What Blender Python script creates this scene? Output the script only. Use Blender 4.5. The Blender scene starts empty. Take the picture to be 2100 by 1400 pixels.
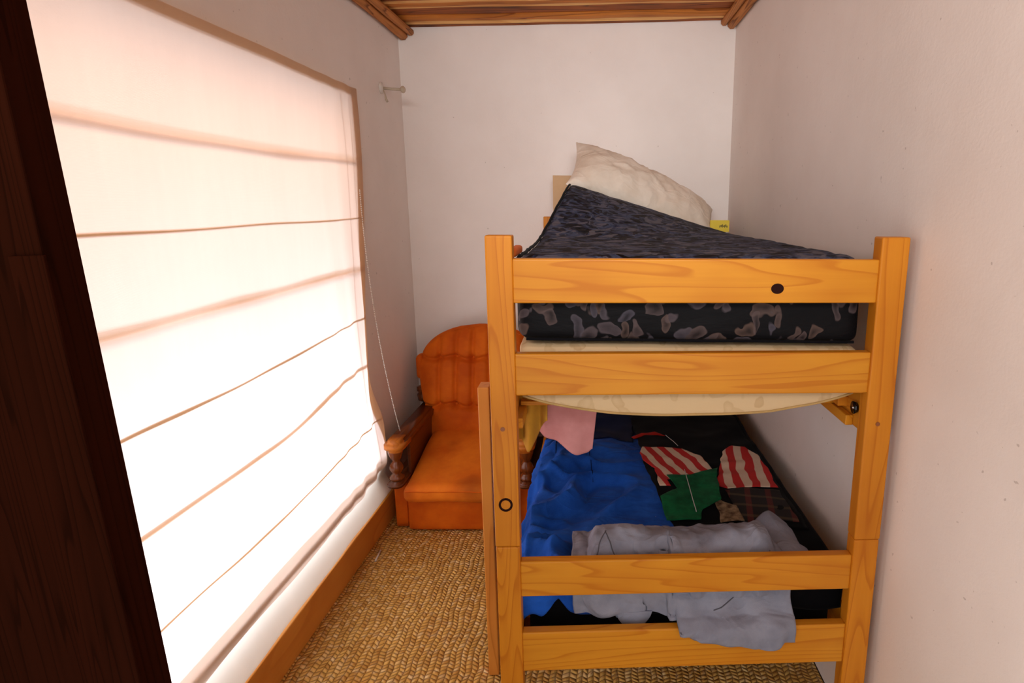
import bpy, bmesh, math, random
from mathutils import Vector, Matrix, noise
random.seed(4)
scene = bpy.context.scene
COL = scene.collection

# ---------------------------------------------------------------- camera
F, CX, CY, PITCH, ROLL, YAW, CAMH = 1252.06, 1265.24, 676.41, .204604, .007438, .014003, 1.5629
cd = bpy.data.cameras.new('camera'); cam = bpy.data.objects.new('camera', cd); COL.objects.link(cam)
cd.sensor_width = 36.0; cd.lens = F / 2100 * 36
cd.shift_x = (1050 - CX) / 2100; cd.shift_y = (CY - 700) / 2100
cd.clip_start = .02
_f = Vector((math.sin(YAW) * math.cos(PITCH), math.cos(YAW) * math.cos(PITCH), -math.sin(PITCH)))
_r0 = Vector((math.cos(YAW), -math.sin(YAW), 0)); _u0 = _r0.cross(_f)
_r = math.cos(ROLL) * _r0 + math.sin(ROLL) * _u0
_u = -math.sin(ROLL) * _r0 + math.cos(ROLL) * _u0
cam.matrix_world = Matrix(((_r.x, _u.x, -_f.x, 0), (_r.y, _u.y, -_f.y, 0), (_r.z, _u.z, -_f.z, CAMH), (0, 0, 0, 1)))
scene.camera = cam

# ---------------------------------------------------------------- light
scene.view_settings.view_transform = 'Standard'
scene.view_settings.look = 'None'
scene.view_settings.exposure = 0.0
scene.view_settings.gamma = 1.0
world = bpy.data.worlds.new('world'); scene.world = world; world.use_nodes = True
world.node_tree.nodes['Background'].inputs[0].default_value = (1.0, .97, .95, 1)
world.node_tree.nodes['Background'].inputs[1].default_value = 1.45
def area(name, loc, rot, sx, sy, energy, color, spread=180):
    l = bpy.data.lights.new(name, 'AREA'); l.shape = 'RECTANGLE'; l.size = sx; l.size_y = sy
    l.energy = energy; l.color = color; l.spread = math.radians(spread)
    o = bpy.data.objects.new(name, l); COL.objects.link(o); o.location = loc; o.rotation_euler = [math.radians(a) for a in rot]
    return o
# daylight outside the window: bright low sky and yard, and warm light thrown back by the eave above it
area('yard_daylight', (-1.85, 1.75, .22), (0, -86, 0), .75, 3.2, 66, (.86, .95, 1.06))
area('eave_bounce', (-1.95, 1.75, 2.2), (0, -65, 0), .7, 3.2, 14, (1.0, .46, .12))
# added fill lamp high behind the camera, narrowed to brighten the back wall
area('back_wall_fill', (-.1, -.55, 2.25), (84, 0, 0), 1.5, .5, 7.5, (1.0, .97, .95), 60)
scene.cycles.max_bounces = 10
scene.cycles.diffuse_bounces = 6
scene.cycles.transmission_bounces = 6
scene.cycles.use_denoising = True

# ---------------------------------------------------------------- node helpers
def lin(r, g, b):
    def c(v):
        v /= 255
        return v / 12.92 if v <= .04045 else ((v + .055) / 1.055) ** 2.4
    return (c(r), c(g), c(b), 1)

class NT:
    def __init__(s, name):
        s.m = bpy.data.materials.new(name); s.m.use_nodes = True
        s.t = s.m.node_tree; s.t.nodes.clear()
        s.out = s.t.nodes.new('ShaderNodeOutputMaterial')
    def n(s, typ, ins=None, **at):
        nd = s.t.nodes.new(typ)
        for k, v in at.items(): setattr(nd, k, v)
        for k, v in (ins or {}).items():
            if hasattr(v, 'links') or isinstance(v, bpy.types.NodeSocket): s.t.links.new(v, nd.inputs[k])
            else: nd.inputs[k].default_value = v
        return nd
    def math(s, op, a, b=0.0, c=0.0):
        return s.n('ShaderNodeMath', {0: a, 1: b, 2: c}, operation=op).outputs[0]
    def ramp(s, fac, stops):
        r = s.n('ShaderNodeValToRGB', {0: fac}); e = r.color_ramp.elements
        while len(e) < len(stops): e.new(.5)
        for el, (p, c) in zip(e, stops): el.position = p; el.color = c
        return r.outputs[0]
    def mix(s, fac, a, b, blend='MIX'):
        return s.n('ShaderNodeMix', {0: fac, 6: a, 7: b}, data_type='RGBA', blend_type=blend).outputs[2]
    def co(s, scale=(1, 1, 1), rnd=0.0, rot=(0, 0, 0)):
        c = s.n('ShaderNodeTexCoord').outputs['Object']
        if rnd:
            oi = s.n('ShaderNodeObjectInfo').outputs['Random']
            c = s.n('ShaderNodeVectorMath', {0: c, 1: s.n('ShaderNodeCombineXYZ', {0: s.math('MULTIPLY', oi, rnd), 1: s.math('MULTIPLY', oi, rnd * 1.7), 2: s.math('MULTIPLY', oi, rnd * .6)}).outputs[0]}, operation='ADD').outputs[0]
        return s.n('ShaderNodeMapping', {0: c, 2: rot, 3: scale}).outputs[0]
    def noise(s, vec, scale=1.0, detail=2.0, rough=.5, dist=0.0):
        return s.n('ShaderNodeTexNoise', {'Vector': vec, 'Scale': scale, 'Detail': detail, 'Roughness': rough, 'Distortion': dist}).outputs[0]
    def bump(s, h, strength=.3, dist=.01):
        return s.n('ShaderNodeBump', {'Strength': strength, 'Distance': dist, 'Height': h}).outputs[0]
    def bsdf(s, color, rough=.8, normal=None, **kw):
        ins = {'Base Color': color, 'Roughness': rough}
        if normal is not None: ins['Normal'] = normal
        for k, v in kw.items(): ins[k.replace('_', ' ')] = v
        b = s.n('ShaderNodeBsdfPrincipled', ins)
        s.t.links.new(b.outputs[0], s.out.inputs[0]); return s.m

def wood(name, axis, base, dark, ring=13.0, along=.8, cross=10.0, rough=.45, lines=.6, coat=.06, tint=.10, spec=.25):
    w = NT(name)
    sc = [cross, cross, cross]; sc[axis] = along
    n1 = w.noise(w.co(sc, 3.0), 1.0, 1.5, .4, .15)
    fr = w.math('FRACT', w.math('MULTIPLY', n1, ring))
    mid = tuple(base[i] * .8 + dark[i] * .2 for i in range(3)) + (1,)
    dk = tuple(base[i] * (1 - lines) + dark[i] * lines for i in range(3)) + (1,)
    c = w.ramp(fr, [(0, base), (.45, base), (.78, mid), (.9, dk), (.95, dk), (1.0, base)])
    st = [70, 70, 70]; st[axis] = 1.6
    c = w.mix(w.n('ShaderNodeMapRange', {0: w.noise(w.co(st, 2.0), 1.0, 2.0, .6), 1: .5, 2: .75, 3: 0.0, 4: .35}).outputs[0], c, dk)
    sf = [160, 160, 160]; sf[axis] = 5
    fib = w.noise(w.co(sf), 1.0, 2.0)
    c = w.mix(w.math('MULTIPLY', fib, .30), c, dk)
    big = w.noise(w.co((3, 3, 3), 5.0), 1.0, 2.0)
    c = w.mix(w.n('ShaderNodeMapRange', {0: big, 1: .45, 2: .75, 3: 0.0, 4: .5}).outputs[0], c, dark)
    hs = w.n('ShaderNodeHueSaturation', {'Hue': .5, 'Saturation': 1.0, 'Value': w.math('ADD', w.math('MULTIPLY', w.n('ShaderNodeObjectInfo').outputs['Random'], tint), 1 - tint / 2), 'Fac': 1.0, 'Color': c}).outputs[0]
    return w.bsdf(hs, rough, w.bump(fib, .08, .002), Coat_Weight=coat, Coat_Roughness=.25, Specular_IOR_Level=spec)

def cloth(name, color, var=.25, scale=14, rough=.9, weave=500, color2=None, sheen=.03, bump=.12, spots=0, crease=0):
    w = NT(name)
    n1 = w.noise(w.co(), scale, 4, .6)
    c2 = color2 or tuple(v * (1 - var) for v in color[:3]) + (1,)
    c = w.mix(w.n('ShaderNodeMapRange', {0: n1, 1: .35, 2: .68}).outputs[0], color, c2)
    if spots:
        v = w.n('ShaderNodeTexVoronoi', {'Vector': w.co(), 'Scale': 16.0})
        sp = w.math('LESS_THAN', v.outputs['Distance'], w.math('MULTIPLY', w.noise(w.co(), 9, 1), .07))
        c = w.mix(w.math('MULTIPLY', sp, spots), c, (.75, .78, .85, 1))
    wv = w.noise(w.co(), weave, 1)
    if crease:
        cr = w.n('ShaderNodeTexNoise', {'Vector': w.co((1, 1.5, 1)), 'Scale': crease, 'Detail': 2.0, 'Distortion': .8}).outputs[0]
        rd = w.math('SUBTRACT', 1.0, w.math('MULTIPLY', w.math('ABSOLUTE', w.math('SUBTRACT', cr, .5)), 6.0), )
        rd = w.math('MAXIMUM', rd, 0.0)
        n1 = w.math('ADD', n1, w.math('MULTIPLY', rd, 2.2))
    return w.bsdf(c, rough, w.bump(w.math('ADD', w.math('MULTIPLY', wv, .35), n1), bump, .004), Sheen_Weight=sheen, Specular_IOR_Level=.06)

# ---------------------------------------------------------------- materials
PB, PD = lin(212, 144, 36), lin(178, 96, 8)
pineX = wood('varnished_pine_x', 0, PB, PD)
pineY = wood('varnished_pine_y', 1, PB, PD)
pineZ = wood('varnished_pine_z', 2, lin(214, 138, 32), lin(176, 92, 6))
pineZu = wood('varnished_pine_ladder', 2, lin(226, 152, 66), lin(186, 108, 34), tint=.04)
darkdoor = wood('dark_stained_door', 2, lin(40, 15, 7), lin(17, 6, 3), ring=16, cross=26, along=.7, rough=.6, coat=.0, spec=.0)
armwood = wood('dark_arm_wood', 1, lin(112, 56, 22), lin(62, 26, 8), ring=8, rough=.3, coat=.5)
armwoodZ = wood('turned_arm_wood', 2, lin(132, 68, 26), lin(74, 32, 10), ring=6, rough=.22, coat=.7)
wornwood = wood('worn_arm_wood', 1, lin(206, 128, 48), lin(160, 86, 24), ring=6, rough=.4)
skirt = wood('brown_skirting', 1, lin(228, 160, 72), lin(196, 118, 40), ring=6, along=.8, cross=7, rough=.4, lines=.5)
ceilwood = wood('rough_ceiling_board', 0, lin(222, 142, 58), lin(126, 62, 18), ring=7, along=1.0, cross=9, rough=.7, lines=.8, coat=0, tint=0)
ceilpale = wood('pale_sapwood_edge', 0, lin(250, 206, 136), lin(206, 138, 66), ring=6, along=1.0, cross=9, rough=.7, lines=.5, coat=0, tint=0)
ceildark = wood('dark_ceiling_board', 0, lin(176, 98, 36), lin(84, 40, 14), ring=8, along=1.0, cross=9, rough=.7, lines=.9, coat=0, tint=0)
trimwood = wood('rough_pole_trim', 1, lin(206, 136, 72), lin(110, 60, 26), ring=9, along=1.0, cross=20, rough=.7, lines=.9, coat=0)

def wallmat(name, c1, c2):
    w = NT(name)
    big = w.noise(w.co((1, 1, 1)), 1.6, 5, .6)
    c = w.mix(w.n('ShaderNodeMapRange', {0: big, 1: .3, 2: .72}).outputs[0], c1, c2)
    sp = w.noise(w.co(), 42, 2)
    dk = w.n('ShaderNodeMapRange', {0: sp, 1: .735, 2: .76}).outputs[0]
    c = w.mix(w.math('MULTIPLY', dk, .35), c, lin(120, 105, 95))
    fine = w.noise(w.co(), 120, 4, .65); mid = w.noise(w.co(), 14, 3)
    h = w.math('ADD', w.math('MULTIPLY', fine, .35), mid)
    return w.bsdf(c, .85, w.bump(h, .18, .008), Specular_IOR_Level=.2)
plaster = wallmat('painted_plaster', lin(245, 240, 236), lin(235, 228, 223))

def seagrass():
    w = NT('woven_seagrass')
    co = w.co((1, 1, 1))
    ds = w.n('ShaderNodeVectorMath', {0: co, 1: w.n('ShaderNodeVectorMath', {0: w.n('ShaderNodeTexNoise', {'Vector': co, 'Scale': 6.0, 'Detail': 2.0}).outputs[1], 'Scale': .045}, operation='SCALE').outputs[0]}, operation='ADD').outputs[0]
    sx = w.n('ShaderNodeSeparateXYZ', {0: ds})
    X = w.math('MULTIPLY', sx.outputs[0], 1 / .021); Y = w.math('MULTIPLY', sx.outputs[1], 1 / .017)
    par = w.math('FLOOR', X); odd = w.math('MULTIPLY', w.math('FLOORED_MODULO', par, 2.0), .5)
    fx = w.math('FRACT', X); slant = w.math('MULTIPLY', fx, w.math('SUBTRACT', w.math('MULTIPLY', odd, 2.4), .6))
    fy = w.math('FRACT', w.math('ADD', w.math('ADD', Y, odd), slant))
    bx = w.math('SINE', w.math('MULTIPLY', fx, math.pi)); by = w.math('SINE', w.math('MULTIPLY', fy, math.pi))
    h = w.math('MULTIPLY', w.math('POWER', bx, .55), w.math('POWER', by, .6))
    fib = w.noise(w.co((220, 40, 60)), 1.0, 2)
    tone = w.noise(w.co((5, 1.3, 1)), 1.0, 4, .6); tone2 = w.noise(w.co((50, 34, 1)), 1.0, 1)
    c = w.mix(w.n('ShaderNodeMapRange', {0: tone, 1: .34, 2: .66}).outputs[0], lin(246, 206, 116), lin(216, 164, 76))
    c = w.mix(w.n('ShaderNodeMapRange', {0: tone2, 1: .52, 2: .72}).outputs[0], c, lin(250, 224, 166))
    c = w.mix(w.math('MULTIPLY', fib, .35), c, lin(206, 154, 66))
    cell = w.n('ShaderNodeTexWhiteNoise', {'Vector': w.n('ShaderNodeCombineXYZ', {0: par, 1: w.math('FLOOR', w.math('ADD', w.math('ADD', Y, odd), slant))}).outputs[0]}, noise_dimensions='2D').outputs[0]
    c = w.mix(w.math('MULTIPLY', w.math('POWER', cell, 2.0), .55), c, lin(168, 112, 40))
    c = w.mix(w.n('ShaderNodeMapRange', {0: cell, 1: .12, 2: .0, 3: 0.0, 4: .5}).outputs[0], c, lin(252, 226, 170))
    c = w.mix(w.n('ShaderNodeMapRange', {0: h, 1: .0, 2: .6, 3: .80, 4: 0.0}).outputs[0], c, lin(134, 88, 28))
    return w.bsdf(c, .7, w.bump(w.math('ADD', h, w.math('MULTIPLY', fib, .15)), .9, .009), Specular_IOR_Level=.25)
matgrass = seagrass()

def blindmat(name, dcol, tcol, tfac):
    w = NT(name)
    wv = w.n('ShaderNodeTexWave', {'Vector': w.co(), 'Scale': 130.0, 'Distortion': 2.0, 'Detail': 1.0}, bands_direction='Z').outputs[1]
    big = w.noise(w.co((1, 2.2, .8)), 2.2, 4, .6)
    sl = w.noise(w.co((1, 40, 3)), 1.0, 3)
    f = w.n('ShaderNodeMapRange', {0: w.math('ADD', w.math('MULTIPLY', big, .7), w.math('MULTIPLY', sl, .3)), 1: .3, 2: .7, 3: .93, 4: 1.0}).outputs[0]
    d = w.n('ShaderNodeBsdfDiffuse', {0: dcol}); 
    tc = w.mix(1.0, tcol, w.n('ShaderNodeCombineColor', {0: f, 1: f, 2: f}).outputs[0], 'MULTIPLY')
    t = w.n('ShaderNodeBsdfTranslucent', {0: tc})
    nb = w.bump(w.math('ADD', w.math('MULTIPLY', wv, .2), sl), .10, .004)
    w.t.links.new(nb, d.inputs['Normal']); w.t.links.new(nb, t.inputs['Normal'])
    mx = w.n('ShaderNodeMixShader', {0: tfac, 1: d.outputs[0], 2: t.outputs[0]})
    w.t.links.new(mx.outputs[0], w.out.inputs[0]); return w.m
blindcloth = blindmat('calico_blind', lin(232, 214, 188), (.97, .80, .75, 1), .62)
blindseam = blindmat('calico_folded_seam', lin(206, 164, 116), (.62, .42, .22, 1), .40)
blindpocket = blindmat('calico_rod_pocket', lin(214, 170, 120), (.74, .48, .25, 1), .36)
blindliner = blindmat('sheer_liner', lin(226, 216, 204), (.92, .86, .78, 1), .36)
blindbar = blindmat('calico_hem_bar', lin(206, 198, 188), (.80, .77, .72, 1), .30)

def floral(name, ground, leaf, leaf2, sc, thr=.52, wrinkle=.3, amt=.85):
    w = NT(name)
    co = w.co()
    dn = w.n('ShaderNodeTexNoise', {'Vector': co, 'Scale': 13.0, 'Detail': 2.0}).outputs[1]
    d = w.n('ShaderNodeVectorMath', {0: co, 1: w.n('ShaderNodeVectorMath', {0: dn, 'Scale': .09}, operation='SCALE').outputs[0]}, operation='ADD').outputs[0]
    c = ground
    for kk, (s2, st) in enumerate(((sc, (1, 1, 1.5)), (sc * 1.25, (1.7, 1, .9)))):
        mp = w.n('ShaderNodeMapping', {0: d, 1: (.37 * kk, .1, .23 * kk), 2: (0, .7 * (1 - 2 * kk), 0), 3: st}).outputs[0]
        v = w.n('ShaderNodeTexVoronoi', {'Vector': mp, 'Scale': s2, 'Randomness': 1.0})
        r = v.outputs['Distance']; sep = w.n('ShaderNodeSeparateColor', {0: v.outputs['Color']})
        inside = w.n('ShaderNodeMapRange', {0: r, 1: .46, 2: .40}).outputs[0]
        rim = w.n('ShaderNodeMapRange', {0: r, 1: .10, 2: .42, 3: .25, 4: 1.0}).outputs[0]
        on = w.math('GREATER_THAN', sep.outputs[0], thr)
        c = w.mix(w.math('MULTIPLY', w.math('MULTIPLY', inside, on), w.math('MULTIPLY', rim, amt)), c, w.mix(sep.outputs[1], leaf, leaf2))
    n2 = w.noise(w.co((6, 16, 16)), 1.0, 4, .6, .4)
    return w.bsdf(c, .62, w.bump(n2, wrinkle, .02), Sheen_Weight=.0, Specular_IOR_Level=.12)
floralside = floral('black_floral_ticking', (.003, .003, .004, 1), lin(74, 70, 80), lin(88, 70, 62), 15, .32)
def camo():
    w = NT('navy_quilted_ticking')
    a = w.noise(w.co((8, 9, 12)), 1.0, 3, .55, 1.3); b = w.noise(w.co((13, 13, 20)), 1.0, 2, .5, 1.6); z = w.noise(w.co((2.2, 2.2, 2)), 1.0, 1)
    c = w.ramp(a, [(0, lin(4, 4, 8)), (.40, lin(10, 11, 20)), (.47, lin(44, 52, 78)), (.53, lin(68, 78, 104)), (.58, lin(16, 20, 36)), (.72, lin(44, 46, 60)), (1, lin(66, 64, 72))])
    c = w.mix(w.n('ShaderNodeMapRange', {0: b, 1: .55, 2: .60}).outputs[0], c, w.mix(z, lin(74, 80, 104), lin(100, 95, 98)))
    c = w.mix(w.n('ShaderNodeMapRange', {0: b, 1: .42, 2: .38}).outputs[0], c, lin(5, 5, 10))
    h = w.math('ADD', w.noise(w.co((5, 16, 20)), 1.0, 4, .6, .6), w.math('MULTIPLY', a, .6))
    return w.bsdf(c, .7, w.bump(h, .7, .03), Specular_IOR_Level=.15)
camotop = camo()
cream = floral('cream_damask_ticking', lin(206, 180, 140), lin(170, 136, 92), lin(188, 160, 120), 14, .4, wrinkle=.15, amt=.5)
pipingmat = cloth('dark_piping', lin(16, 16, 20), .2)
creampipe = cloth('cream_piping', lin(190, 158, 104), .2)
pillowmat = cloth('off_white_pillowcase', lin(232, 222, 208), .10, 7, color2=lin(216, 202, 184), bump=.25, crease=8)
bluecloth = cloth('blue_denim', lin(36, 94, 198), .25, 9, color2=lin(22, 68, 158), spots=.35, bump=.45, crease=7)
navycloth = cloth('navy_patch', lin(16, 28, 62), .3, 12)
blackcloth = cloth('black_patch', lin(10, 10, 13), .3, 12)
greencloth = cloth('green_patch', lin(20, 104, 62), .3, 22, color2=lin(12, 72, 42))
tancloth = cloth('tan_patch', lin(150, 128, 100), .4, 40, color2=lin(66, 50, 38))
redtrim = cloth('red_trim', lin(176, 34, 22), .3, 20)
threadm = cloth('pale_thread', lin(190, 190, 190), .1)
greycloth = cloth('grey_blanket', lin(146, 150, 166), .16, 9, color2=lin(122, 126, 142), bump=.40, crease=9)
greyseam = cloth('grey_stitching', lin(92, 92, 100), .1)
pinkcloth = cloth('dusty_pink_cloth', lin(206, 146, 146), .12, 10, color2=lin(190, 128, 128))
mustard = cloth('mustard_cloth', lin(190, 140, 50), .2, 10)
orangecloth = cloth('orange_cloth', lin(214, 110, 50), .2, 10)
def stripes(name, rot):
    w = NT(name)
    d = w.n('ShaderNodeTexNoise', {'Vector': w.co(), 'Scale': 9.0, 'Detail': 1.0}).outputs[0]
    sx = w.n('ShaderNodeSeparateXYZ', {0: w.co((1, 1, 1), 0, (0, 0, rot))})
    p = w.math('FRACT', w.math('ADD', w.math('MULTIPLY', sx.outputs[0], 1 / .062), w.math('MULTIPLY', d, .5)))
    c = w.ramp(w.math('PINGPONG', p, .5), [(0, lin(196, 28, 30)), (.235, lin(196, 28, 30)), (.265, lin(226, 202, 178)), (1, lin(226, 202, 178))])
    n1 = w.noise(w.co(), 25, 3)
    c = w.mix(w.math('MULTIPLY', n1, .25), c, lin(120, 60, 50))
    return w.bsdf(c, .9, w.bump(n1, .1, .004))
stripeA = stripes('red_white_stripe', -.32)
stripeB = stripes('red_white_stripe_straight', .12)
def plaidmat():
    w = NT('dark_plaid')
    sx = w.n('ShaderNodeSeparateXYZ', {0: w.co((1, 1, 1), 0, (0, 0, .2))})
    a = w.math('PINGPONG', w.math('MULTIPLY', sx.outputs[0], 28), 1.0); b = w.math('PINGPONG', w.math('MULTIPLY', sx.outputs[1], 28), 1.0)
    c = w.mix(w.math('MULTIPLY', w.math('GREATER_THAN', a, .72), .6), lin(20, 16, 16), lin(96, 30, 24))
    c = w.mix(w.math('MULTIPLY', w.math('GREATER_THAN', b, .78), .4), c, lin(96, 78, 54))
    return w.bsdf(c, .9)
plaid = plaidmat()
def velour(name, c1, c2, stain=False):
    w = NT(name)
    n1 = w.noise(w.co(), 5, 4, .6); n2 = w.noise(w.co((40, 40, 160)), 1.0, 2); n3 = w.noise(w.co(), 3.1, 2, .5)
    c = w.mix(w.n('ShaderNodeMapRange', {0: n1, 1: .36, 2: .66}).outputs[0], c1, c2)
    c = w.mix(w.math('MULTIPLY', n2, .25), c, c2)
    if stain:
        c = w.mix(w.n('ShaderNodeMapRange', {0: n3, 1: .52, 2: .68, 3: 0, 4: .6}).outputs[0], c, lin(96, 46, 14))
    return w.bsdf(c, .75, w.bump(n2, .1, .003), Sheen_Weight=.35, Sheen_Roughness=.4, Sheen_Tint=lin(240, 140, 60), Specular_IOR_Level=.2)
orange = velour('orange_velour', lin(224, 112, 16), lin(190, 80, 6))
orangeseat = velour('orange_velour_seat', lin(236, 134, 32), lin(208, 100, 16), True)
def plain(name, c, rough=.5, metallic=0.0, **k):
    k.setdefault('Specular_IOR_Level', .5)
    w = NT(name); n1 = w.noise(w.co(), 60, 2)
    c2 = w.mix(w.math('MULTIPLY', n1, .3), c, tuple(v * .7 for v in c[:3]) + (1,))
    return w.bsdf(c2, rough, None, Metallic=metallic, **k)
knotmat = plain('dark_knot', lin(40, 18, 14), .6, Specular_IOR_Level=.05)
blackmetal = plain('black_bolt', lin(14, 12, 14), .2)
chrome = plain('bright_bolt_tip', lin(220, 220, 220), .15, 1.0)
screwmat = plain('brown_screw_cap', lin(140, 80, 40), .4)
whiteplastic = plain('white_plastic', lin(226, 222, 214), .35)
clearplastic = plain('pale_translucent_plastic', lin(196, 182, 160), .2)
cardm = plain('tan_cardboard', lin(206, 172, 132), .8)
yellowm = plain('yellow_card', lin(232, 206, 60), .6)
inkm = plain('dark_print', lin(40, 36, 20), .6)
concrete = plain('bare_floor', lin(90, 70, 50), .9)
boxbrown = wood('brown_crate_board', 0, lin(120, 70, 30), lin(80, 40, 14), ring=6, rough=.6, coat=0)
def glass():
    w = NT('window_glass')
    t = w.n('ShaderNodeBsdfTransparent'); g = w.n('ShaderNodeBsdfGlossy', {1: .05})
    mx = w.n('ShaderNodeMixShader', {0: .06, 1: t.outputs[0], 2: g.outputs[0]})
    w.t.links.new(mx.outputs[0], w.out.inputs[0]); return w.m
glassm = glass()

# ---------------------------------------------------------------- mesh helpers
def fin(name, bm, mat, parent=None, smooth=False, mods=()):
    me = bpy.data.meshes.new(name); bm.normal_update(); bm.to_mesh(me); bm.free()
    for mm in (mat if isinstance(mat, (list, tuple)) else [mat]): me.materials.append(mm)
    if smooth:
        for p in me.polygons: p.use_smooth = True
    o = bpy.data.objects.new(name, me); COL.objects.link(o)
    if parent: o.parent = parent
    return o
def tag(o, label=None, cat=None, group=None, kind=None):
    if label: o['label'] = label
    if cat: o['category'] = cat
    if group: o['group'] = group
    if kind: o['kind'] = kind
    return o
def thing(name, label, cat, loc=(0, 0, 0), rotz=0.0, group=None):
    o = bpy.data.objects.new(name, None); COL.objects.link(o); o.empty_display_size = .1
    o.location = loc; o.rotation_euler = (0, 0, rotz)
    return tag(o, label, cat, group)
def add_box(bm, lo, hi, bev=.003, seg=2):
    lo = Vector(lo); hi = Vector(hi)
    r = bmesh.ops.create_cube(bm, size=1.0)
    vs = r['verts']
    for v in vs:
        v.co = Vector((lo[i] + (v.co[i] + .5) * (hi[i] - lo[i]) for i in range(3)))
    if bev:
        es = list({e for v in vs for e in v.link_edges})
        bmesh.ops.bevel(bm, geom=es, offset=bev, segments=seg, affect='EDGES', profile=.5)
def box(name, lo, hi, mat, parent=None, bev=.003, seg=2):
    bm = bmesh.new(); add_box(bm, lo, hi, bev, seg); return fin(name, bm, mat, parent)
def add_tube(bm, pts, r, n=8):
    pts = [Vector(p) for p in pts]; rings = []
    for i, p in enumerate(pts):
        t = (pts[min(i + 1, len(pts) - 1)] - pts[max(i - 1, 0)]).normalized()
        a = t.cross(Vector((.31, .17, .93))); 
        if a.length < .05: a = t.cross(Vector((1, 0, 0)))
        a.normalize(); b = t.cross(a)
        rr = r[i] if isinstance(r, (list, tuple)) else r
        rings.append([bm.verts.new(p + (a * math.cos(k * 2 * math.pi / n) + b * math.sin(k * 2 * math.pi / n)) * rr) for k in range(n)])
    for A, B in zip(rings, rings[1:]):
        for k in range(n): bm.faces.new((A[k], A[(k + 1) % n], B[(k + 1) % n], B[k]))
    bm.faces.new(rings[0][::-1]); bm.faces.new(rings[-1])
def tube(name, pts, r, mat, parent=None, n=8):
    bm = bmesh.new(); add_tube(bm, pts, r, n); return fin(name, bm, mat, parent, True)
def lathe(name, prof, cx, cy, mat, parent=None, n=24):
    bm = bmesh.new(); rings = []
    for r, z in prof: rings.append([bm.verts.new((cx + r * math.cos(k * 2 * math.pi / n), cy + r * math.sin(k * 2 * math.pi / n), z)) for k in range(n)])
    for A, B in zip(rings, rings[1:]):
        for k in range(n): bm.faces.new((A[k], A[(k + 1) % n], B[(k + 1) % n], B[k]))
    bm.faces.new(rings[0][::-1]); bm.faces.new(rings[-1])
    return fin(name, bm, mat, parent, True)
def rbox_bm(lo, hi, r, cuts=16, deform=None):
    lo = Vector(lo); hi = Vector(hi); c = (lo + hi) / 2; h = (hi - lo) / 2
    bm = bmesh.new(); bmesh.ops.create_cube(bm, size=2.0)
    bmesh.ops.subdivide_edges(bm, edges=bm.edges[:], cuts=cuts, use_grid_fill=True)
    for v in bm.verts:
        p = Vector((v.co.x * h.x, v.co.y * h.y, v.co.z * h.z))
        q = Vector((max(-h[i] + r, min(h[i] - r, p[i])) for i in range(3)))
        d = p - q
        if d.length > 1e-9:
            # cube corner distance -> sphere
            m = max(abs(d.x), abs(d.y), abs(d.z)); d = d.normalized() * m
        v.co = c + q + d
        if deform: v.co = deform(v.co.copy())
    return bm
def rbox(name, lo, hi, r, mat, parent=None, cuts=16, deform=None):
    return fin(name, rbox_bm(lo, hi, r, cuts, deform), mat, parent, True)
def sheet_bm(nu, nv, fn):
    bm = bmesh.new(); g = [[bm.verts.new(fn(i / nu, j / nv)) for j in range(nv + 1)] for i in range(nu + 1)]
    for i in range(nu):
        for j in range(nv): bm.faces.new((g[i][j], g[i + 1][j], g[i + 1][j + 1], g[i][j + 1]))
    return bm
def sheet(name, nu, nv, fn, mat, parent=None, thick=0.0):
    o = fin(name, sheet_bm(nu, nv, fn), mat, parent, True)
    if thick:
        m = o.modifiers.new('thickness', 'SOLIDIFY'); m.thickness = thick; m.offset = 0
    return o
def ns(x, y, z=0.0): return noise.noise(Vector((x, y, z)))
def ridge(x, y, z=0.0): return 1 - min(1, abs(ns(x, y, z)) * 2.6)
def sstep(a, b, x):
    t = max(0, min(1, (x - a) / (b - a))); return t * t * (3 - 2 * t)

# ---------------------------------------------------------------- the room
XL, YB = -1.124, 3.5
def xr(y): return .738 - .0322 * (y - 1.42)
def struct(o): o['kind'] = 'structure'; return o
# left wall with the window opening
WY0, WY1, WZ0, WZ1 = .98, 2.735, .155, 2.01
bm = bmesh.new()
for lo, hi in (((-1.36, .55, 0), (XL, WY0, 2.75)), ((-1.36, WY1, 0), (XL, YB, 2.75)), ((-1.36, WY0, 0), (XL, WY1, WZ0)), ((-1.36, WY0, WZ1), (XL, WY1, 2.75))):
    add_box(bm, lo, hi, 0)
bmesh.ops.remove_doubles(bm, verts=bm.verts[:], dist=1e-5)
struct(fin('wall_left', bm, plaster))
struct(box('wall_back', (-1.36, YB, 0), (1.0, YB + .15, 2.75), plaster, bev=0))
bm = bmesh.new()
q = [(xr(-.5), -.5), (xr(YB), YB), (xr(YB) + .15, YB), (xr(-.5) + .15, -.5)]
vb = [bm.verts.new((x, y, 0)) for x, y in q]; vt = [bm.verts.new((x, y, 2.75)) for x, y in q]
bm.faces.new(vb[::-1]); bm.faces.new(vt)
for k in range(4): bm.faces.new((vb[k], vb[(k + 1) % 4], vt[(k + 1) % 4], vt[k]))
struct(fin('wall_right', bm, plaster))
struct(box('floor', (-1.36, -.5, -.1), (.95, YB + .15, -.012), concrete, bev=0))
bm = bmesh.new()
q = [(XL + .001, -.49), (xr(-.49) - .004, -.49), (xr(YB) - .004, YB - .002), (XL + .001, YB - .002)]
vb = [bm.verts.new((x, y, -.0118)) for x, y in q]; vt = [bm.verts.new((x, y, 0)) for x, y in q]
bm.faces.new(vb[::-1]); bm.faces.new(vt)
for k in range(4): bm.faces.new((vb[k], vb[(k + 1) % 4], vt[(k + 1) % 4], vt[k]))
o = fin('seagrass_mat', bm, matgrass)
tag(o, 'golden woven seagrass mat covering the floor under bed and armchair', 'floor mat')
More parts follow.
